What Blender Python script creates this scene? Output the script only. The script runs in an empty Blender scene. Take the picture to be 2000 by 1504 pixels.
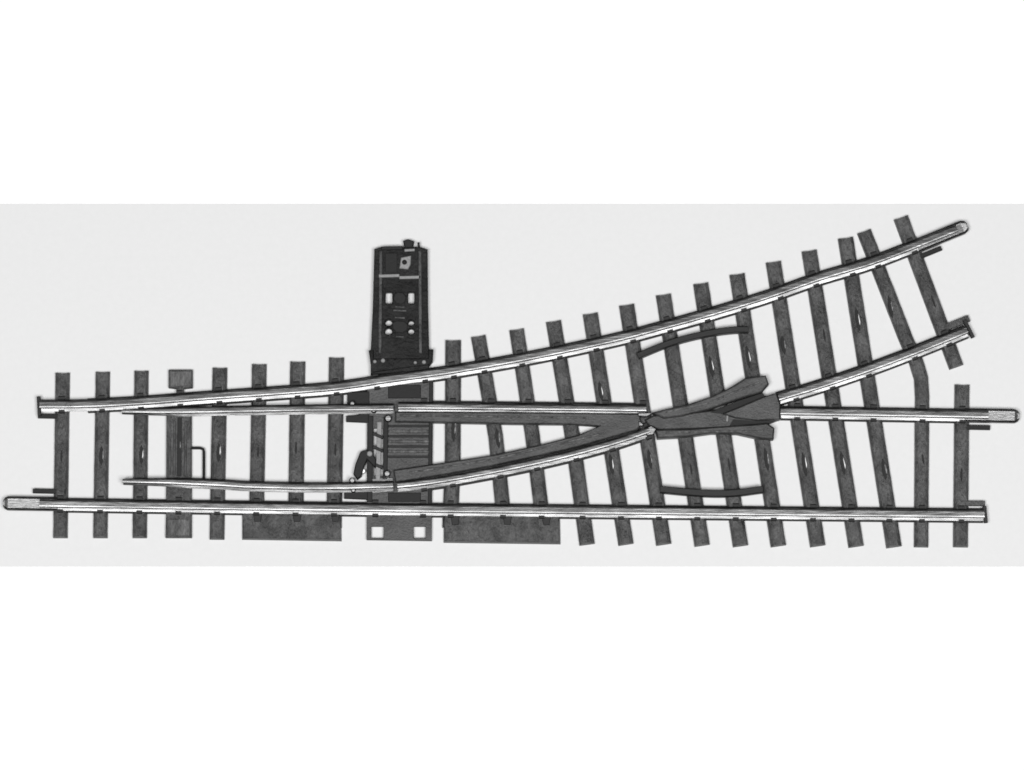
import bpy, bmesh, math, random
from mathutils import Vector, Matrix, noise
from mathutils.geometry import tessellate_polygon

random.seed(7)
scene = bpy.context.scene

# ------------------------------------------------------------------ camera
MM = 0.001
PX = 0.0000913                       # metres on the sheet for one photo pixel
W, H = 2000.0, 1504.0
TILT = math.radians(7.0)
DIST = 0.9
cam_data = bpy.data.cameras.new('camera')
cam_data.sensor_fit = 'HORIZONTAL'
cam_data.sensor_width = 36.0
cam_data.lens = 36.0 * DIST / (W * PX)
cam_data.clip_start = 0.01
cam_data.clip_end = 20.0
cam = bpy.data.objects.new('camera', cam_data)
scene.collection.objects.link(cam)
cam.location = (0, -DIST * math.sin(TILT), DIST * math.cos(TILT))
cam.rotation_euler = (TILT, 0, 0)
scene.camera = cam

# ------------------------------------------------------------------ light
world = bpy.data.worlds.new('World')
scene.world = world
world.use_nodes = True
bg = world.node_tree.nodes['Background']
bg.inputs['Color'].default_value = (1, 1, 1, 1)
bg.inputs['Strength'].default_value = 0.05

def area(name, loc, size, power):
    d = bpy.data.lights.new(name, 'AREA')
    d.shape = 'DISK'
    d.size = size
    d.energy = power
    o = bpy.data.objects.new(name, d)
    scene.collection.objects.link(o)
    o.location = loc
    o.rotation_euler = (-Vector(loc)).to_track_quat('-Z', 'Y').to_euler()
    return o

area('key_lamp', (-0.20, -0.27, 1.30), 0.34, 10.3)
area('fill_lamp', (0.23, -0.25, 1.32), 0.38, 10.3)

scene.view_settings.view_transform = 'Standard'
scene.view_settings.look = 'None'
scene.view_settings.gamma = 1.0
scene.view_settings.use_curve_mapping = False
scene.view_settings.exposure = 0.0
scene.render.filter_size = 1.7
scene.cycles.filter_width = 1.7

# ------------------------------------------------------------------ pixel of the photo -> plan position on the table
CT, ST = math.cos(TILT), math.sin(TILT)
def at(px, py, z):
    f = 36.0 / cam_data.lens / W
    dx, dy, dz = (px - W / 2) * f, (H / 2 - py) * f, -1.0
    d = Vector((dx, dy * CT - dz * ST, dy * ST + dz * CT))
    t = (z - cam.location.z) / d.z
    p = cam.location + d * t
    return Vector((p.x, p.y))

# ------------------------------------------------------------------ materials
def new_mat(name):
    m = bpy.data.materials.new(name)
    m.use_nodes = True
    nt = m.node_tree
    return m, nt, nt.nodes['Principled BSDF']

def grey(v):
    return (v, v, v, 1)

def mottled(name, lo, hi, rough=0.6, metallic=0.0, scale=2500, stretch=(1, 1, 1), bump=0.3, bump_d=0.00012, spec=0.5, detail=5.0, coarse=None):
    m, nt, b = new_mat(name)
    tc = nt.nodes.new('ShaderNodeTexCoord')
    mp = nt.nodes.new('ShaderNodeMapping')
    mp.inputs['Scale'].default_value = stretch
    nt.links.new(tc.outputs['Object'], mp.inputs['Vector'])
    n = nt.nodes.new('ShaderNodeTexNoise')
    n.inputs['Scale'].default_value = scale
    n.inputs['Detail'].default_value = detail
    n.inputs['Roughness'].default_value = 0.65
    nt.links.new(mp.outputs['Vector'], n.inputs['Vector'])
    r = nt.nodes.new('ShaderNodeValToRGB')
    r.color_ramp.elements[0].position = 0.3
    r.color_ramp.elements[0].color = grey(lo)
    r.color_ramp.elements[1].position = 0.7
    r.color_ramp.elements[1].color = grey(hi)
    nt.links.new(n.outputs['Fac'], r.inputs['Fac'])
    if coarse:
        # worn, rubbed patches a few millimetres across
        cs, clo, chi = coarse
        n2 = nt.nodes.new('ShaderNodeTexNoise')
        n2.inputs['Scale'].default_value = cs
        n2.inputs['Detail'].default_value = 4.0
        oi = nt.nodes.new('ShaderNodeObjectInfo')
        ad = nt.nodes.new('ShaderNodeVectorMath')
        nt.links.new(mp.outputs['Vector'], ad.inputs[0])
        nt.links.new(oi.outputs['Random'], ad.inputs[1])
        nt.links.new(ad.outputs['Vector'], n2.inputs['Vector'])
        mr = nt.nodes.new('ShaderNodeMapRange')
        mr.inputs['From Min'].default_value = 0.36
        mr.inputs['From Max'].default_value = 0.64
        mr.inputs['To Min'].default_value = clo
        mr.inputs['To Max'].default_value = chi
        nt.links.new(n2.outputs['Fac'], mr.inputs['Value'])
        mu = nt.nodes.new('ShaderNodeVectorMath')
        mu.operation = 'SCALE'
        nt.links.new(r.outputs['Color'], mu.inputs[0])
        nt.links.new(mr.outputs['Result'], mu.inputs['Scale'])
        nt.links.new(mu.outputs['Vector'], b.inputs['Base Color'])
    else:
        nt.links.new(r.outputs['Color'], b.inputs['Base Color'])
    rr = nt.nodes.new('ShaderNodeMapRange')
    rr.inputs['To Min'].default_value = max(0.05, rough - 0.1)
    rr.inputs['To Max'].default_value = min(1.0, rough + 0.1)
    nt.links.new(n.outputs['Fac'], rr.inputs['Value'])
    nt.links.new(rr.outputs['Result'], b.inputs['Roughness'])
    b.inputs['Metallic'].default_value = metallic
    b.inputs['Specular IOR Level'].default_value = spec
    if bump:
        bp = nt.nodes.new('ShaderNodeBump')
        bp.inputs['Strength'].default_value = bump
        bp.inputs['Distance'].default_value = bump_d
        nt.links.new(n.outputs['Fac'], bp.inputs['Height'])
        nt.links.new(bp.outputs['Normal'], b.inputs['Normal'])
    return m

M = {
    'sheet': mottled('pale_grey_card', 0.735, 0.755, rough=0.85, scale=900, bump=0.1, bump_d=0.00003, spec=0.1),
    'table': mottled('white_card', 0.945, 0.96, rough=0.85, scale=700, bump=0.05, bump_d=0.00003, spec=0.1),
    'sleeper': mottled('sleeper_plastic', 0.006, 0.046, rough=0.52, scale=1500, stretch=(1.5, 0.9, 1), bump=1.0, bump_d=0.00034, spec=1.0, coarse=(330, 0.25, 2.3)),
    'pale_sleeper': mottled('pale_sleeper_plastic', 0.02, 0.11, rough=0.52, scale=1100, stretch=(2.6, 0.7, 1), bump=1.0, bump_d=0.00034, spec=1.0, coarse=(330, 0.4, 1.9)),
    'chair': mottled('chair_plastic', 0.010, 0.022, rough=0.55, scale=2500, bump=0.3, spec=0.25),
    'frog': mottled('frog_plastic', 0.010, 0.032, rough=0.54, scale=2200, stretch=(1, 1.2, 1), bump=0.8, bump_d=0.00018, spec=0.8, coarse=(300, 0.5, 1.7)),
    'motor': mottled('motor_plastic', 0.004, 0.012, rough=0.5, scale=1600, bump=1.0, bump_d=0.00026, spec=0.24, coarse=(350, 0.3, 1.8)),
    'black': mottled('black_plastic', 0.008, 0.016, rough=0.55, scale=2500, bump=0.3, spec=0.2),
    'rail': mottled('nickel_silver', 0.080, 0.155, rough=0.29, metallic=1.0, scale=900, stretch=(0.4, 4, 4), bump=0.3, bump_d=0.00006, coarse=(260, 0.55, 1.25)),
    'bright': mottled('bright_metal', 0.15, 0.27, rough=0.30, metallic=1.0, scale=1500, stretch=(0.5, 3, 3), bump=0.3, bump_d=0.00006),
    'stud': mottled('stud_metal', 0.45, 0.7, rough=0.5, metallic=1.0, scale=3000, bump=0.2, bump_d=0.00004),
    'grey': mottled('grey_plastic', 0.16, 0.30, rough=0.5, scale=3000, bump=0.4),
}

# ------------------------------------------------------------------ objects
def link(name, bm, mat, parent=None, smooth=False):
    bmesh.ops.recalc_face_normals(bm, faces=bm.faces)
    me = bpy.data.meshes.new(name)
    # each part gets its own origin at the middle of its base
    xs = [v.co.x for v in bm.verts]; ys = [v.co.y for v in bm.verts]; zs = [v.co.z for v in bm.verts]
    c = Vector(((min(xs) + max(xs)) / 2, (min(ys) + max(ys)) / 2, min(zs)))
    for v in bm.verts:
        v.co -= c
    bm.to_mesh(me)
    bm.free()
    me.materials.append(mat)
    if smooth:
        for p in me.polygons:
            p.use_smooth = True
    o = bpy.data.objects.new(name, me)
    scene.collection.objects.link(o)
    base = Vector((0, 0, 0))
    q = parent
    while q is not None:
        base += q.location
        q = q.parent
    o.location = c - base
    if parent is not None:
        o.parent = parent
    return o

def offset_poly(pts, d):
    """pts: list of 2D Vectors, moved inwards by d (metres), mitred."""
    n = len(pts)
    area2 = sum(pts[i].x * pts[(i + 1) % n].y - pts[(i + 1) % n].x * pts[i].y for i in range(n))
    s = 1.0 if area2 > 0 else -1.0
    out = []
    for i in range(n):
        a, b, c = pts[i - 1], pts[i], pts[(i + 1) % n]
        e1 = (b - a).normalized(); e2 = (c - b).normalized()
        n1 = Vector((-e1.y, e1.x)) * s; n2 = Vector((-e2.y, e2.x)) * s
        m = n1 + n2
        k = m.length_squared
        m = m * (2.0 / max(k, 0.5)) if k > 1e-9 else n1
        out.append(b + m * d)
    return out

def prism_bm(bm, pts, z0, z1, bevel=1.5, draft=0.0):
    """pts 2D Vectors in metres; bevel, draft in photo pixels (draft: the foot is wider by it)."""
    b = bevel * PX
    bz = min(b, (z1 - z0) * 0.45)
    rings = [(offset_poly(pts, -draft * PX) if draft else pts, z0), (pts, z1 - bz), (offset_poly(pts, b * 0.4), z1 - bz * 0.4), (offset_poly(pts, b), z1)]
    vr = []
    for ring, z in rings:
        vr.append([bm.verts.new((p.x, p.y, z)) for p in ring])
    n = len(pts)
    for k in range(3):
        for i in range(n):
            j = (i + 1) % n
            bm.faces.new((vr[k][i], vr[k][j], vr[k + 1][j], vr[k + 1][i]))
    for r, flip in ((3, False), (0, True)):
        if n <= 4:
            bm.faces.new(list(reversed(vr[r])) if flip else vr[r])
            continue
        for tri in tessellate_polygon([[Vector((p.x / PX, p.y / PX, 0)) for p in rings[r][0]]]):
            if len(set(tri)) == 3:
                try:
                    bm.faces.new([vr[r][k] for k in tri])
                except ValueError:
                    pass

def prism(name, pxpts, z0, z1, mat, parent, bevel=1.5, draft=0.0):
    bm = bmesh.new()
    prism_bm(bm, [at(x, y, z1) for x, y in pxpts], z0, z1, bevel, draft)
    return link(name, bm, mat, parent)

def box(name, x0, y0, x1, y1, z0, z1, mat, parent, bevel=1.2, draft=0.0):
    return prism(name, [(x0, y0), (x1, y0), (x1, y1), (x0, y1)], z0, z1, mat, parent, bevel, draft)

def holed_plate(name, pxpts, holes, z0, z1, mat, parent, bevel=1.2):
    """flat plate with real through-holes, from a filled 2D curve"""
    cu = bpy.data.curves.new(name, 'CURVE')
    cu.dimensions = '2D'
    cu.fill_mode = 'BOTH'
    b = bevel * PX
    cu.bevel_depth = b
    cu.bevel_resolution = 1
    cu.offset = -b
    cu.extrude = (z1 - z0) / 2 - b
    for ring in [pxpts] + holes:
        sp = cu.splines.new('POLY')
        sp.points.add(len(ring) - 1)
        for p, (x, y) in zip(sp.points, ring):
            q = at(x, y, z1)
            p.co = (q.x, q.y, 0, 1)
        sp.use_cyclic_u = True
    tmp = bpy.data.objects.new('tmp', cu)
    scene.collection.objects.link(tmp)
    dg = bpy.context.evaluated_depsgraph_get()
    me = bpy.data.meshes.new_from_object(tmp.evaluated_get(dg))
    bpy.data.objects.remove(tmp)
    bpy.data.curves.remove(cu)
    bm = bmesh.new()
    bm.from_mesh(me)
    bpy.data.meshes.remove(me)
    bmesh.ops.remove_doubles(bm, verts=bm.verts, dist=1e-7)
    for v in bm.verts:
        v.co.z += (z0 + z1) / 2
    return link(name, bm, mat, parent)

def circle(cx, cy, r, n=16):
    return [(cx + r * math.cos(2 * math.pi * k / n), cy + r * math.sin(2 * math.pi * k / n)) for k in range(n)]

def rect(x0, y0, x1, y1):
    return [(x0, y0), (x1, y0), (x1, y1), (x0, y1)]

def rounded(x0, y0, x1, y1, r, n=4):
    out = []
    for cx, cy, a0 in ((x1 - r, y1 - r, 0), (x0 + r, y1 - r, 90), (x0 + r, y0 + r, 180), (x1 - r, y0 + r, 270)):
        for k in range(n + 1):
            a = math.radians(a0 + 90 * k / n)
            out.append((cx + r * math.cos(a), cy + r * math.sin(a)))
    return out

def spline(pts, step=14.0):
    """Catmull-Rom through photo points, sampled about every step pixels"""
    P = [Vector(p) for p in pts]
    P = [P[0] * 2 - P[1]] + P + [P[-1] * 2 - P[-2]]
    out = []
    for i in range(1, len(P) - 2):
        a, b, c, d = P[i - 1], P[i], P[i + 1], P[i + 2]
        n = max(1, int((c - b).length / step))
        for k in range(n):
            t = k / n
            out.append(0.5 * ((2 * b) + (c - a) * t + (2 * a - 5 * b + 4 * c - d) * t * t + (3 * b - a - 3 * c + d) * t ** 3))
    out.append(P[-2].copy())
    return out

def sweep(name, path_px, profile, zref, mat, parent, width=None, wobble=0.0):
    """profile: closed list of (across px, z metres); path in photo pixels; width(i/n) scales across"""
    pts = [at(p[0], p[1], zref) for p in path_px]
    n = len(pts)
    bm = bmesh.new()
    rings = []
    for i, p in enumerate(pts):
        t = (pts[min(i + 1, n - 1)] - pts[max(i - 1, 0)]).normalized()
        nn = Vector((-t.y, t.x))
        s = width(i / (n - 1)) if width else 1.0
        ring = []
        for (a, z) in profile:
            q = p + nn * (a * s * PX)
            ring.append(bm.verts.new((q.x, q.y, z)))
        rings.append(ring)
    m = len(profile)
    for i in range(n - 1):
        for k in range(m):
            j = (k + 1) % m
            bm.faces.new((rings[i][k], rings[i + 1][k], rings[i + 1][j], rings[i][j]))
    f1 = bm.faces.new(rings[0]); f2 = bm.faces.new(list(reversed(rings[-1])))
    bmesh.ops.triangulate(bm, faces=[f1, f2])
    return link(name, bm, mat, parent)

# heights
Z0 = 0.00009                # top of the pale card
ZS = Z0 + 1.55 * MM         # top of the sleepers
ZR = ZS + 0.08 * MM         # underside of the rails
RH = 2.15 * MM              # rail height
ZT = ZR + RH

def rail_profile(foot=11.5, head=7.6, web=3.0, dz=0.0):
    z = lambda h: ZR + dz + h * MM
    half = [(foot, z(0)), (foot, z(0.22)), (web + 1.6, z(0.35)), (web, z(0.55)), (web, z(1.35)),
            (head, z(1.5)), (head, z(2.0)), (head - 0.5, z(2.09)), (head - 1.5, z(2.13)), (head - 3.6, z(2.15))]
    return half + [(-a, zz) for a, zz in reversed(half)]

# ------------------------------------------------------------------ setting: white table, pale grey card across it
def sheet(name, x0, y0, x1, y1, z0, z1, mat):
    a, b = at(x0, y1, z1), at(x1, y0, z1)
    bm = bmesh.new()
    prism_bm(bm, [Vector((a.x, a.y)), Vector((b.x, a.y)), Vector((b.x, b.y)), Vector((a.x, b.y))], z0, z1, 0.3)
    o = link(name, bm, mat)
    o['kind'] = 'structure'
    return o

sheet('tabletop', -2600, -2600, 4600, 4200, -0.004, 0.0, M['table'])
sheet('backdrop', -1500, 398, 3500, 1107, 0.00004, Z0, M['sheet'])

# ------------------------------------------------------------------ the turnout
c = at(1000, 900, Z0)
turnout = bpy.data.objects.new('railway_turnout', None)
turnout.empty_display_size = 0.02
scene.collection.objects.link(turnout)
turnout.location = (c.x, c.y, Z0)
turnout['label'] = 'model railway turnout with grey rails on dark sleepers and a black switch motor'
turnout['category'] = 'railway turnout'
T = turnout

# rails, in photo pixels --------------------------------------------------------
P_BOTTOM = [(78, 984), (600, 991.5), (1200, 998), (1922, 1005)]
P_OUTER = [(78, 791), (170, 790), (270, 785), (350, 779), (430, 773), (545, 765), (656, 756), (760, 741), (840, 730),
           (900, 721), (1040, 696), (1200, 662), (1300, 636), (1400, 608), (1500, 577), (1600, 542), (1700, 512), (1800, 474), (1868, 447)]
P_STRAIGHT_BLADE = [(238, 804), (330, 803), (500, 800), (640, 798), (768, 797)]
P_STRAIGHT_CLOSURE = [(778, 794), (900, 795), (1100, 797), (1262, 799)]
P_STRAIGHT_EXIT = [(1524, 804), (1700, 807), (1930, 811)]
P_CURVED_BLADE = [(240, 940), (330, 941), (430, 945), (500, 949), (640, 951), (768, 948)]
P_CURVED_CLOSURE = [(776, 949), (830, 943), (900, 932), (1000, 913), (1100, 891), (1200, 864), (1268, 841)]
P_CURVED_EXIT = [(1520, 777), (1600, 753), (1700, 719), (1800, 681), (1888, 645)]

def rail(name, pts, prof, width=None, step=16.0, label=None):
    o = sweep(name, spline(pts, step), prof, ZR + 1.2 * MM, M['rail'], T, width)
    if label:
        o['label'] = label
    return o

full = rail_profile()
r_bottom = rail('stock_rail', P_BOTTOM, full, label='straight stock rail running the whole length along the bottom')
r_outer = rail('stock_rail', P_OUTER, full, label='long outer stock rail that curves up to the right')
slim = rail_profile(foot=9.5, head=6.4, web=2.6, dz=0.03 * MM)
taper = lambda f: min(1.0, 0.42 + f * 2.6)
r_b1 = rail('point_blade', P_STRAIGHT_BLADE, slim, taper, label='straight tapered point blade lying against the outer rail')
r_b2 = rail('point_blade', P_CURVED_BLADE, rail_profile(foot=10.0, head=6.2, web=2.8, dz=0.03 * MM), lambda f: min(1.0, 0.6 + f * 1.6),
            label='tapered point blade standing clear of the bottom rail')
r_c1 = rail('closure_rail', P_STRAIGHT_CLOSURE, rail_profile(foot=10.5, head=6.4), label='straight closure rail')
r_c2 = rail('closure_rail', P_CURVED_CLOSURE, rail_profile(foot=10.5, head=6.0), label='closure rail slanting up to the frog')
r_e1 = rail('exit_rail', P_STRAIGHT_EXIT, full, label='straight exit rail')
r_e2 = rail('exit_rail', P_CURVED_EXIT, full, label='exit rail of the diverging track')

# plastic strips that tie the sleepers together under each rail
for owner, pts in ((r_bottom, [(112, 984.5)] + P_BOTTOM[1:]), (r_outer, P_OUTER[1:-1]), (r_c1, P_STRAIGHT_CLOSURE), (r_c2, P_CURVED_CLOSURE[1:]),
                   (r_e1, [P_STRAIGHT_EXIT[0], P_STRAIGHT_EXIT[1], (1882, 810)]), (r_e2, P_CURVED_EXIT)):
    hw_ = 13.9
    sweep('tie_strip', spline(pts, 16), [(hw_, Z0), (hw_, ZS - 0.35 * MM), (hw_ - 1, ZS - 0.2 * MM), (1 - hw_, ZS - 0.2 * MM), (-hw_, ZS - 0.35 * MM), (-hw_, Z0)],
          ZR + 1.2 * MM, M['chair'], owner)

# rail joiners (metal shoes) at the ends ----------------------------------------
def joiner(rail_obj, ax, ay, bx, by, half=13.5, nose=9):
    """shoe from a (outer end) to b under the rail: floor plate with two rolled side lips"""
    A, B = Vector((ax, ay)), Vector((bx, by))
    L = (B - A).length
    d = (B - A).normalized(); nn = Vector((-d.y, d.x))
    bm = bmesh.new()
    outline = [(0, -half + nose), (nose * 0.35, -half + nose * 0.35), (nose, -half), (L, -half), (L, half), (nose, half), (nose * 0.35, half - nose * 0.35), (0, half - nose)]
    zb = ZR - 0.10 * MM
    # channel profile swept along, closed at the nose by a small upstand
    inner = 8.2
    zl = ZR + 0.95 * MM
    zf = ZR + 0.55 * MM
    def P(u, v, z):
        q = at(*(A + d * u + nn * v), ZR + 0.8 * MM)
        return bm.verts.new((q.x, q.y, z))
    us = [0, 3, nose, L]
    prof = [(-1, zb, 'o'), (-1, zl - 0.1 * MM, 'o'), (-1, zl, 'm'), (-1, zl - 0.12 * MM, 'i'), (-1, zf, 'i'),
            (1, zf, 'i'), (1, zl - 0.12 * MM, 'i'), (1, zl, 'm'), (1, zl - 0.1 * MM, 'o'), (1, zb, 'o')]
    rings = []
    for u in us:
        h = half if u >= nose else (half - 3 if u == 3 else half - 6.5)
        ring = []
        for s, z, k in prof:
            v = {'o': h, 'm': h - 2.2, 'i': h - 4.6}[k] * s
            zz = z if u > 3 else min(z, zb + (z - zb) * (0.75 if u == 0 else 0.95))
            if k == 'i' and z == zf and u <= 3:
                zz = zl - 0.2 * MM
            ring.append(P(u, v, zz))
        rings.append(ring)
    m = len(prof)
    for i in range(len(us) - 1):
        for k in range(m):
            j = (k + 1) % m
            bm.faces.new((rings[i][k], rings[i + 1][k], rings[i + 1][j], rings[i][j]))
    f = [bm.faces.new(rings[0]), bm.faces.new(list(reversed(rings[-1])))]
    bmesh.ops.triangulate(bm, faces=f)
    return link('rail_joiner', bm, M['bright'], rail_obj)

joiner(r_bottom, 6, 983, 112, 984.5)
joiner(r_e1, 1991, 813, 1885, 811)
joiner(r_outer, 1890, 440, 1792, 480, nose=11)

def tab(owner, name, ax, ay, bx, by, w, z0, z1, mat):
    A, B = Vector((ax, ay)), Vector((bx, by))
    d = (B - A).normalized(); nn = Vector((-d.y, d.x)) * (w / 2)
    return prism(name, [tuple(A - nn), tuple(B - nn), tuple(B + nn), tuple(A + nn)], z0, z1, mat, owner, 1.0)

# ------------------------------------------------------------------ sleepers
def sleeper(pts, w, mat=M['sleeper'], top=None, z1=ZS, name='sleeper', rough=0.5, draft=4.2):
    """wood-grained plastic tie along a polyline: wide foot, narrower top, drafted ends"""
    P = [at(x, y, ZS) for x, y in pts]
    # resample
    S = []
    for i in range(len(P) - 1):
        n = max(1, int((P[i + 1] - P[i]).length / (11 * PX)))
        S += [P[i].lerp(P[i + 1], k / n) for k in range(n)]
    S.append(P[-1])
    bm = bmesh.new()
    rings = []
    n = len(S)
    seed = random.random() * 100
    hw = w / 2
    for i, p in enumerate(S):
        t = (S[min(i + 1, n - 1)] - S[max(i - 1, 0)]).normalized()
        nn = Vector((-t.y, t.x))
        inset = 0.0
        e = 0.0
        if i == 0: e = 1.0
        if i == n - 1: e = -1.0
        prof = [(-hw, Z0, 0), (-hw + 0.5, z1 - 0.52 * MM, 0.3), (-hw + 4.2, z1 - 0.15 * MM, 1.4), (-hw + 7.2, z1, 2.4), (0, z1 - 0.01 * MM, 2.5),
                (hw - 7.2, z1, 2.4), (hw - 4.2, z1 - 0.15 * MM, 1.4), (hw - 0.5, z1 - 0.52 * MM, 0.3), (hw, Z0, 0)]
        ring = []
        for k, (a, z, ei) in enumerate(prof):
            wob = (noise.noise(Vector((i * 0.8, k * 1.7, seed))) * rough) * (1 if k not in (0, 8) else 0.5)
            q = p + nn * ((a + wob) * PX) + t * (e * ei * PX)
            zz = z + (noise.noise(Vector((i * 0.9, k * 2.3, seed + 50))) * 0.045 * MM if 2 <= k <= 6 else 0)
            ring.append(bm.verts.new((q.x, q.y, zz)))
        rings.append(ring)
    m = 9
    for i in range(n - 1):
        for k in range(m - 1):
            bm.faces.new((rings[i][k], rings[i + 1][k], rings[i + 1][k + 1], rings[i][k + 1]))
        bm.faces.new((rings[i][m - 1], rings[i + 1][m - 1], rings[i + 1][0], rings[i][0]))
    f = [bm.faces.new(rings[0]), bm.faces.new(list(reversed(rings[-1])))]
    bmesh.ops.triangulate(bm, faces=f)
    return link(name, bm, mat, T)

RAILS = [(P_BOTTOM, 'bottom'), (P_OUTER, 'outer'), (P_STRAIGHT_CLOSURE, 'c1'), (P_CURVED_CLOSURE, 'c2'), (P_STRAIGHT_EXIT, 'e1'), (P_CURVED_EXIT, 'e2')]

def seg_hit(a, b, c_, d):
    r = b - a; s = d - c_
    den = r.x * s.y - r.y * s.x
    if abs(den) < 1e-9: return None
    q = c_ - a
    t = (q.x * s.y - q.y * s.x) / den
    u = (q.x * r.y - q.y * r.x) / den
    if 0 <= t <= 1 and 0 <= u <= 1:
        return a + r * t, s.normalized()
    return None

CHAIR_MESH = {}
def chair(slp, pos, d, reach=17.0):
    """U-shaped chair that holds the rail foot: floor under the rail and a jaw on each side"""
    zb, zf, zj = ZS - 0.12 * MM, ZR - 0.015 * MM, ZR + 0.50 * MM
    inn = 11.9
    prof = [(-reach, zb), (-reach, zj - 0.25 * MM), (-reach + 2.0, zj), (-inn + 1.2, zj), (-inn, zf), (inn, zf), (inn - 1.2, zj), (reach - 2.0, zj), (reach, zj - 0.25 * MM), (reach, zb)]
    L = 5.6
    o = sweep('rail_chair', [pos - d * L, pos + d * L], prof, ZR, M['chair'], slp)
    return o

def stud(slp, x, y, ang, long=20, w=7):
    """bright centre contact standing in a dark slot of the sleeper"""
    a = math.radians(ang)
    d = Vector((math.sin(a), math.cos(a)))      # along the sleeper, downwards in the photo
    nn = Vector((d.y, -d.x))
    p = Vector((x, y))
    L = long / 2
    q = [p - d * L, p - d * L * 0.5 + nn * w * 0.35, p + d * L * 0.4 + nn * w * 0.5, p + d * L + nn * w * 0.2, p + d * L * 0.8 - nn * w * 0.4, p - d * L * 0.3 - nn * w * 0.4]
    return prism('centre_contact', [tuple(v) for v in q], ZS - 0.2 * MM, ZS + 0.30 * MM, M['stud'], slp, 1.6)

def slot_shade(slp, x, y, ang, long=34, w=7):
    a = math.radians(ang)
    d = Vector((math.sin(a), math.cos(a))); nn = Vector((d.y, -d.x)); p = Vector((x, y))
    L = long / 2
    q = [p - d * L, p - d * L * 0.55 + nn * w * 0.42, p + d * L * 0.1 + nn * w * 0.5, p + d * L * 0.7 + nn * w * 0.3, p + d * L,
         p + d * L * 0.55 - nn * w * 0.42, p - d * L * 0.1 - nn * w * 0.5, p - d * L * 0.7 - nn * w * 0.3]
    return prism('contact_slot_shade', [tuple(v) for v in q], ZS - 0.2 * MM, ZS + 0.05 * MM, M['black'], slp, 0.6)  # black sliver on the top, painted shade of an uncut opening

SLEEPERS = [
    # points, width, contacts [(x, y, slot dx, stud length)]
    ([(121.5, 727), (117, 1050)], 28, [(120, 890, 0)]),
    ([(200, 725), (195, 1050)], 28, [(200, 888, 1)]),
    ([(275.5, 723), (272, 1050)], 28, [(278, 886, 2)]),
    ([(429, 717), (423, 1053)], 29, [(429, 882, 2)]),
    ([(506, 710), (500, 1030)], 29, [(504, 880, 0)]),
    ([(581, 705), (577, 1030)], 30, [(578, 872, 0)]),
    ([(657, 697), (652, 1030)], 30, [(655, 876, 0)]),
    ([(885, 663), (884, 900), (879, 1030)], 31, [(888, 835, 1)]),
    ([(934, 655), (968, 850), (986, 1030)], 29, [(974, 854, 1)]),
    ([(1009, 642), (1040, 850), (1062, 1030)], 29, []),
    ([(1081, 626), (1118, 850), (1147, 1063)], 30, []),
    ([(1153, 611), (1190, 850), (1223, 1063)], 30, [(1175, 762, 2), (1196, 905, 2)]),
    ([(1224, 594), (1297, 1063)], 30, [(1271, 895, 1)]),
    ([(1296, 574), (1372, 1065)], 30, [(1350, 915, 0)]),
    ([(1369, 552), (1447, 1066)], 30, [(1391, 714, 2), (1424, 905, 0)]),
    ([(1440, 534), (1521, 1066)], 30, [(1463, 695, 2), (1499, 895, 1)]),
    ([(1511, 510), (1598, 1066)], 30, [(1532, 672, 1), (1573, 905, 2)]),
    ([(1581, 488), (1673, 1067)], 30, [(1610, 653, 0), (1648, 903, 2)]),
    ([(1652, 463), (1747, 1068)], 30, [(1677, 622, 2), (1729, 915, 1)]),
    ([(1688, 450), (1770, 660), (1790, 705), (1800, 738), (1802, 775), (1800, 1068)], 28, [(1741, 597, 1), (1803, 895, 0)]),
    ([(1760, 423), (1869, 716)], 29, [(1823, 587, 0)]),
    ([(1880, 750), (1877, 1068)], 29, [(1878, 925, 0)]),
]

def add_chairs(o, pts):
    V = [Vector(p) for p in pts]
    for path, nm in RAILS:
        R = spline(path)
        done = False
        for i in range(len(V) - 1):
            for k in range(len(R) - 1):
                if done: break
                h = seg_hit(V[i], V[i + 1], R[k], R[k + 1])
                if h:
                    chair(o, h[0], h[1])
                    done = True

made = []
for pts, w, studs in SLEEPERS:
    o = sleeper(pts, w)
    made.append(o)
    add_chairs(o, pts)
    ang = math.degrees(math.atan2(pts[-1][0] - pts[0][0], pts[-1][1] - pts[0][1]))
    for (x, y, strength) in studs:
        ln = random.uniform(0.85, 1.2)
        slot_shade(o, x - (2 if strength else 0), y + 2, ang, (44 if strength else 26) * ln, 9 if strength else 4)
        if strength == 2:
            stud(o, x + 1, y + random.uniform(-4, 4), ang + random.uniform(-4, 4), 25 * ln, 5)
        elif strength == 1:
            stud(o, x + 1, y, ang + random.uniform(-5, 5), 22 * ln, 4)

# wide sleeper under the point blades, with three ribs
ws = prism('wide_sleeper', [(329, 722), (376, 722), (376, 757), (359, 759), (359, 800), (374, 806), (374, 1050), (323, 1050), (324, 1008), (325, 806), (344, 800), (344, 759), (329, 757)],
           Z0, ZS, M['sleeper'], T, 2.0)
ws['label'] = 'wide sleeper with pale grey ends'
prism('pale_end', [(332, 725), (373, 725), (373, 754), (332, 754)], ZS - 0.1 * MM, ZS + 0.06 * MM, M['pale_sleeper'], ws, 1.0)
prism('pale_end', [(327, 1014), (370, 1014), (370, 1046), (327, 1046)], ZS - 0.1 * MM, ZS + 0.06 * MM, M['pale_sleeper'], ws, 1.0)
for x in (332, 341, 363):
    tab(ws, 'rib', x, 822, x - 1, 928, 4.5, ZS - 0.1 * MM, ZS + 0.28 * MM, M['sleeper'])
tab(ws, 'slot_shade', 351, 815, 350, 930, 9, ZS - 0.1 * MM, ZS + 0.05 * MM, M['black'])  # black strip painted as the shade between the ribs
stud(ws, 352, 868, -1, 16, 4)
add_chairs(ws, [(352, 722), (348, 1050)])

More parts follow.
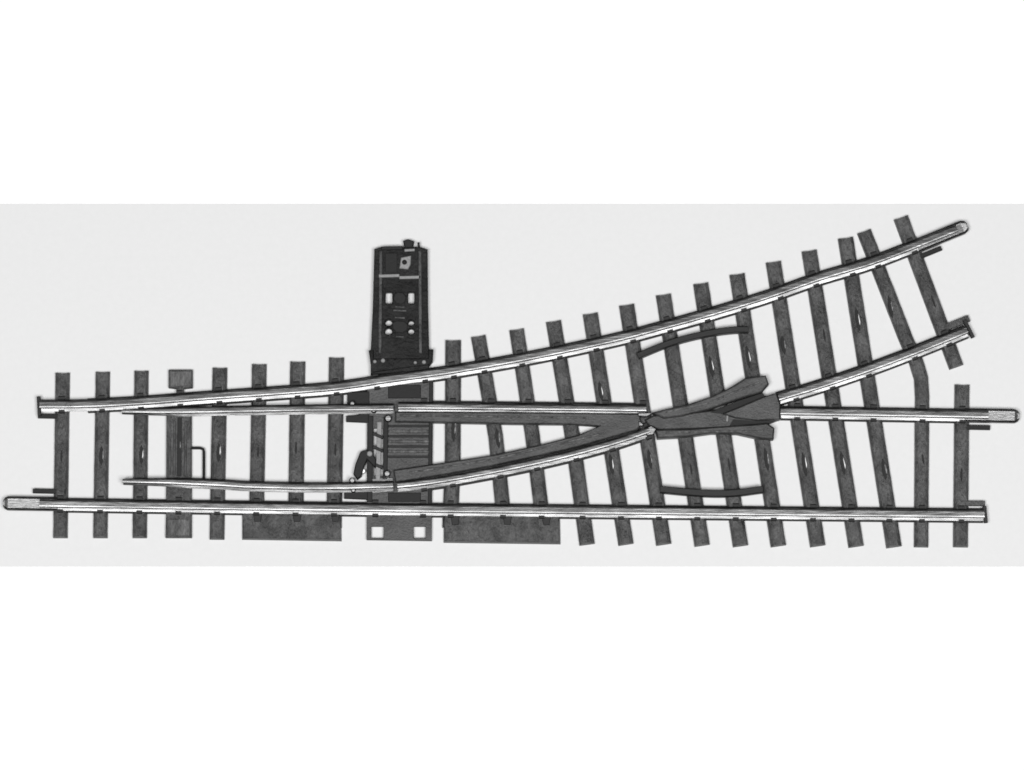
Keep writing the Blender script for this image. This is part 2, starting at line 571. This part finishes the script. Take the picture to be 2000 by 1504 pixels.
# tabs for joining neighbouring track
tab(made[0], 'joining_tab', 64, 958.5, 128, 960, 9, ZS - 0.9 * MM, ZS - 0.05 * MM, M['black'])
tab(made[0], 'joining_tab', 74, 812, 120, 813, 9, ZS - 0.9 * MM, ZS - 0.05 * MM, M['black'])
tab(made[-1], 'joining_tab', 1934, 835, 1882, 834, 9, ZS - 0.9 * MM, ZS - 0.05 * MM, M['black'])
tab(made[-1], 'joining_tab', 1924, 983, 1885, 983, 10, ZS - 0.9 * MM, ZS + 0.02 * MM, M['sleeper'])
tab(made[-2], 'joining_tab', 1839, 484, 1795, 502, 9, ZS - 0.9 * MM, ZS - 0.05 * MM, M['black'])
tab(made[-2], 'joining_tab', 1893, 621, 1846, 640, 13, ZS - 0.9 * MM, ZS + 0.02 * MM, M['sleeper'])

# end plates that grip the cut rail ends
for owner, x0, y0, x1, y1 in ((r_outer, 75, 774, 77, 812), (r_bottom, 1923, 988, 1926, 1021), (r_e2, 1884, 625, 1901, 659)):
    tab(owner, 'end_plate', x0, y0, x1, y1, 7, ZR - 0.3 * MM, ZR + 0.7 * MM, M['chair'])

# side plates along the bottom edge
for xs in ((474, 1000, 664, 1054), (868, 1006, 1092, 1060)):
    x0, y0, x1, y1 = xs
    sp = prism('side_plate', [(x0, y0), (x1, y0 + 1), (x1 + 1, y1), (x0, y1 - 3)], Z0, ZS - 0.03 * MM, M['sleeper'], T, 2.0, 2.0)
    for x in ((500, 577, 652) if x0 < 800 else (886, 988, 1064)):
        prism('boss', [(x - 6, y0 + 2), (x + 12, y0 + 2), (x + 9, y0 + 19), (x - 3, y0 + 19)], ZS - 0.1 * MM, ZS + 0.22 * MM, M['chair'], sp, 1.0)

# ------------------------------------------------------------------ mechanism under the points
bed = holed_plate('mechanism_plate', [(717, 735), (846, 720), (846, 765), (843, 1056), (716, 1054)],
                  [rect(725, 1028, 749, 1051), rect(808, 1028, 831, 1051), rect(690 + 40, 836, 748, 930)], Z0 + 0.02 * MM, ZS - 0.05 * MM, M['frog'], T)
for i, y in enumerate(range(832, 902, 10)):
    tab(bed, 'rib', 758, y, 838, y, 4.5, ZS - 0.1 * MM, ZS + 0.18 * MM, M['pale_sleeper'] if i % 2 else M['chair'])
add_chairs(bed, [(735, 722), (733, 1030)])
add_chairs(bed, [(829, 722), (826, 1030)])
# raised edges (dark cheeks) beside the throw slot
tab(bed, 'cheek', 724, 812, 722, 980, 10, ZS - 0.1 * MM, ZS + 0.3 * MM, M['black'])
tab(bed, 'cheek', 754, 815, 752, 935, 9, ZS - 0.1 * MM, ZS + 0.35 * MM, M['black'])
tab(bed, 'cheek', 842, 745, 839, 985, 7, ZS - 0.1 * MM, ZS + 0.15 * MM, M['black'])
box('recess_shade', 758, 752, 822, 778, ZS - 0.1 * MM, ZS + 0.1 * MM, M['black'], bed)  # raised black boxes, shade of a hollow put into the colour
box('recess_shade', 758, 962, 822, 980, ZS - 0.1 * MM, ZS + 0.1 * MM, M['black'], bed)
tab(bed, 'spring_strip', 741, 824, 738, 940, 9, ZS - 0.3 * MM, ZS + 0.15 * MM, M['grey'])
for y in (846, 872, 905):
    tab(bed, 'spring_loop', 728, y, 748, y + 9, 6, ZS - 0.1 * MM, ZS + 0.45 * MM, M['chair'])
throw = prism('throw_bar', [(678, 766), (722, 764), (722, 826), (676, 824), (676, 812), (700, 810), (700, 790), (678, 790)], ZS - 0.6 * MM, ZS + 0.02 * MM, M['black'], T, 1.5)
prism('throw_bar', [(672, 957), (722, 957), (722, 976), (672, 974)], ZS - 0.6 * MM, ZS + 0.02 * MM, M['black'], T, 1.5)
lev = prism('lever', [(690, 926), (694, 906), (704, 882), (716, 878), (728, 884), (735, 898), (733, 914), (724, 905), (717, 898), (711, 912), (706, 930), (698, 936)],
            ZS - 0.9 * MM, ZS + 0.7 * MM, M['black'], T, 2.0)
prism('pin_or_glint', circle(722, 886, 5.5, 12), ZS, ZS + 0.95 * MM, M['grey'], lev, 1.5)
prism('pin_or_glint', circle(709, 920, 5.5, 12), ZS, ZS + 0.3 * MM, M['stud'], lev, 1.5)
# rivets and bright pivots of the blades
for o, x, y, r in ((r_b1, 688, 788, 5.5), (r_b1, 730, 800, 6), (r_b1, 758, 817, 7), (r_b2, 688, 938, 6), (r_b2, 690, 957, 5), (r_b2, 756, 925, 6.5), (r_b1, 737, 745, 5)):
    prism('pivot', circle(x, y, r, 12), ZS - 0.2 * MM, ZT - 0.5 * MM if r > 5.2 else ZR + 0.9 * MM, M['bright'], o, 2.0)
# bright shoe that carries the heel of each blade
prism('heel_shoe', [(722, 934), (768, 932), (770, 960), (724, 964)], ZS, ZR + 0.06 * MM, M['rail'], r_b2, 1.5)
prism('heel_shoe', [(776, 939), (820, 934), (838, 944), (812, 954), (780, 957)], ZS, ZR + 0.03 * MM, M['bright'], r_c2, 1.5)
prism('heel_shoe', [(724, 788), (770, 788), (772, 808), (724, 808)], ZS, ZR + 0.06 * MM, M['rail'], r_b1, 1.5)

# bent wire beside the wide sleeper
wp = [(370, 875), (398, 875), (398, 938)]
bm = bmesh.new()
pts3 = [at(x, y, ZS) for x, y in ((368, 875), (391, 875), (396.5, 877), (398, 882), (398, 940))]
prev = None
rad = 2.7 * PX
for i, p in enumerate(pts3):
    t = (pts3[min(i + 1, 4)] - pts3[max(i - 1, 0)]).normalized()
    nn = Vector((-t.y, t.x))
    ring = [bm.verts.new((p.x + nn.x * rad * math.cos(a), p.y + nn.y * rad * math.cos(a), ZS - 0.25 * MM + rad * math.sin(a))) for a in [k * math.pi / 4 for k in range(8)]]
    if prev:
        for k in range(8):
            bm.faces.new((prev[k], ring[k], ring[(k + 1) % 8], prev[(k + 1) % 8]))
    else:
        bm.faces.new(ring)
    prev = ring
bm.faces.new(list(reversed(prev)))
link('bent_wire', bm, M['black'], T)

# ------------------------------------------------------------------ frog
throat = prism('frog_throat', [(772, 804), (1000, 805), (1249, 808), (1253, 826), (1246, 839), (1200, 852), (1120, 875), (1040, 893), (961, 910), (850, 930), (772, 942),
                               (768, 918), (850, 906), (961, 889), (1050, 870), (1128, 850), (1171, 832), (1120, 829), (1000, 828), (850, 825), (772, 824)],
               Z0 + 0.5 * MM, ZR + 1.1 * MM, M['frog'], T, 2.5)
throat['label'] = 'dark vee of plastic between the two closure rails'
body = prism('frog', [(1259, 820), (1276, 811), (1330, 808), (1400, 800), (1440, 800), (1500, 775), (1524, 770), (1526, 818), (1500, 828), (1420, 836), (1290, 840), (1268, 832)],
             Z0 + 0.5 * MM, ZS + 0.95 * MM, M['frog'], T, 3.0)
prism('wing_rail', [(1274, 806), (1300, 799), (1340, 791), (1390, 774), (1424, 758), (1456, 738), (1496, 733), (1502, 750), (1488, 766), (1440, 780), (1384, 800), (1330, 813), (1296, 817)],
      Z0 + 0.6 * MM, ZT - 0.3 * MM, M['frog'], body, 3.0)
prism('wing_rail', [(1280, 839), (1340, 838), (1420, 832), (1470, 829), (1498, 826), (1513, 836), (1511, 858), (1486, 857), (1440, 847), (1390, 846), (1340, 853), (1284, 856)],
      Z0 + 0.6 * MM, ZT - 0.3 * MM, M['frog'], body, 3.0)
prism('crossing_nose', [(1412, 808), (1440, 797), (1490, 776), (1516, 767), (1524, 790), (1523, 819), (1480, 821), (1436, 816)],
      Z0 + 0.6 * MM, ZT - 0.15 * MM, M['frog'], body, 2.0)
prism('flangeway_shade', [(1386, 806), (1440, 783), (1490, 767), (1494, 775), (1440, 798), (1412, 809)], ZS + 0.8 * MM, ZS + 0.97 * MM, M['black'], body, 0.8)  # black strips stand in for the shade in the grooves
prism('flangeway_shade', [(1432, 818), (1480, 822), (1512, 821), (1504, 827), (1470, 829), (1424, 832)], ZS + 0.8 * MM, ZS + 0.97 * MM, M['black'], body, 0.8)
tab(body, 'pin_or_glint', 1421, 811, 1420, 823, 4, ZS + 0.5 * MM, ZS + 1.2 * MM, M['grey'])  # grey sliver painted in for a small reflection
tab(throat, 'edge_highlight', 780, 811, 1150, 816, 3.5, ZR + 1.0 * MM, ZR + 1.25 * MM, M['pale_sleeper'])  # pale ribs added as painted highlight lines along the legs
tab(throat, 'edge_highlight', 800, 923, 960, 898, 3.5, ZR + 1.0 * MM, ZR + 1.25 * MM, M['pale_sleeper'])
tab(throat, 'edge_highlight', 965, 897, 1180, 846, 3.5, ZR + 1.0 * MM, ZR + 1.25 * MM, M['pale_sleeper'])
tab(body, 'edge_highlight', 1300, 805, 1392, 785, 3.5, ZT - 0.4 * MM, ZT - 0.2 * MM, M['pale_sleeper'])  # highlight streaks on the wings, put in as pale ribs
tab(body, 'edge_highlight', 1400, 780, 1484, 746, 4, ZT - 0.4 * MM, ZT - 0.2 * MM, M['pale_sleeper'])
tab(body, 'edge_highlight', 1300, 844, 1490, 842, 3.5, ZT - 0.4 * MM, ZT - 0.2 * MM, M['pale_sleeper'])
# bright bent ends of the closure rails at the frog
prism('rail_end', [(1246, 806), (1262, 806), (1276, 806), (1264, 814), (1246, 813)], ZR + 0.02 * MM, ZR + 1.6 * MM, M['bright'], r_c1, 1.5)
prism('rail_end', [(1247, 822), (1254, 826), (1258, 832), (1248, 832)], ZR + 0.02 * MM, ZR + 1.4 * MM, M['bright'], r_c1, 1.2)
prism('rail_end', [(1258, 838), (1272, 831), (1282, 838), (1276, 849), (1264, 851)], ZR + 0.02 * MM, ZR + 1.7 * MM, M['bright'], r_c2, 1.5)

# guard rails
gprof = lambda w: [(w, ZS - 0.5 * MM), (w, ZT - 0.5 * MM), (w - 1.5, ZT - 0.3 * MM), (-w + 1.5, ZT - 0.3 * MM), (-w, ZT - 0.5 * MM), (-w, ZS - 0.5 * MM)]
g1 = sweep('guard_rail', spline([(1246, 694), (1300, 672), (1347, 658), (1395, 648), (1436, 643), (1462, 643)], 12), gprof(6.0), ZT, M['chair'], T)
g1['label'] = 'upper guard rail, a thin dark curved bar'
g2 = sweep('guard_rail', spline([(1290, 955), (1343, 960), (1389, 963), (1436, 962), (1490, 955)], 12), gprof(6.5), ZT, M['chair'], T)
g2['label'] = 'lower guard rail, a thin dark curved bar'

# ------------------------------------------------------------------ switch motor
MT = Z0 + 2.4 * MM
motor = holed_plate('switch_motor', [(731, 486), (745, 482), (820, 482), (835, 487), (836, 600), (838, 684), (838, 722), (724, 732), (724, 684), (728, 600)],
                    [rounded(753, 570, 766, 593, 3), rounded(797, 570, 809, 593, 3), circle(759, 630, 6.6), circle(759, 647, 7), circle(803, 630.5, 5.5), circle(803, 647, 6)],
                    Z0 + 0.02 * MM, MT, M['motor'], T, 2.0)
motor['label'] = 'black boxed switch motor with small white openings'
tab(motor, 'side_ridge', 744, 490, 742, 690, 6, MT - 0.2 * MM, MT + 0.45 * MM, M['sleeper'])
tab(motor, 'side_ridge', 820, 490, 821, 690, 6, MT - 0.2 * MM, MT + 0.45 * MM, M['sleeper'])
tab(motor, 'cross_ridge', 740, 539, 780, 538, 6, MT - 0.2 * MM, MT + 0.5 * MM, M['grey'])
tab(motor, 'cross_ridge', 780, 542, 822, 541, 6, MT - 0.2 * MM, MT + 0.45 * MM, M['grey'])
tab(motor, 'end_wall', 745, 485, 786, 484, 7, MT - 0.2 * MM, MT + 0.35 * MM, M['black'])
box('recess_shade', 752, 494, 776, 532, MT - 0.1 * MM, MT + 0.05 * MM, M['black'], motor)  # black patch paints the shade of the end hollow, nothing is sunk
prism('terminal', [(783, 503), (803, 499), (802, 516), (797, 526), (780, 524)], MT - 0.1 * MM, MT + 0.5 * MM, M['grey'], motor, 1.5)
prism('terminal_screw', circle(790, 512, 5, 12), MT + 0.3 * MM, MT + 0.62 * MM, M['motor'], motor, 1.2)
knob = prism('plug', [(787, 470), (797, 467), (809, 471), (806, 484), (800, 492), (791, 486)], Z0 + 0.8 * MM, MT - 0.3 * MM, M['black'], motor, 2.0)
tab(motor, 'wire_clip', 817, 473, 819, 486, 4, Z0 + 1.0 * MM, MT - 0.5 * MM, M['chair'])
tab(motor, 'wire_clip', 790, 489, 810, 488, 5, MT - 0.1 * MM, MT + 0.3 * MM, M['grey'])
prism('coil_boss', [(770, 574), (778, 570), (788, 572), (794, 580), (791, 590), (783, 595), (773, 592), (768, 584)], MT - 0.1 * MM, MT + 0.12 * MM, M['black'], motor, 1.5)
prism('coil_boss', [(766, 630), (775, 626), (790, 627), (797, 634), (795, 645), (786, 650), (773, 649), (767, 642)], MT - 0.1 * MM, MT + 0.12 * MM, M['black'], motor, 1.5)
for y, w_ in ((599, 9), (606, 13), (620, 10), (657, 8)):
    tab(motor, 'boss_rib', 781 - w_, y, 781 + w_, y + 1, 3.5, MT - 0.1 * MM, MT + 0.22 * MM, M['sleeper'])
collar = prism('collar', [(720, 684), (730, 683), (730, 700), (836, 700), (836, 682), (846, 682), (845, 705), (838, 713), (780, 720), (726, 728)], Z0 + 0.03 * MM, MT + 0.25 * MM, M['motor'], motor, 2.0)
for x, y, r in ((748, 704, 4.2), (732, 706, 3.5), (811, 708, 3.2), (828, 707, 4)):
    prism('screw', circle(x, y, r, 10), MT, MT + 0.45 * MM, M['grey'], motor, 1.2)
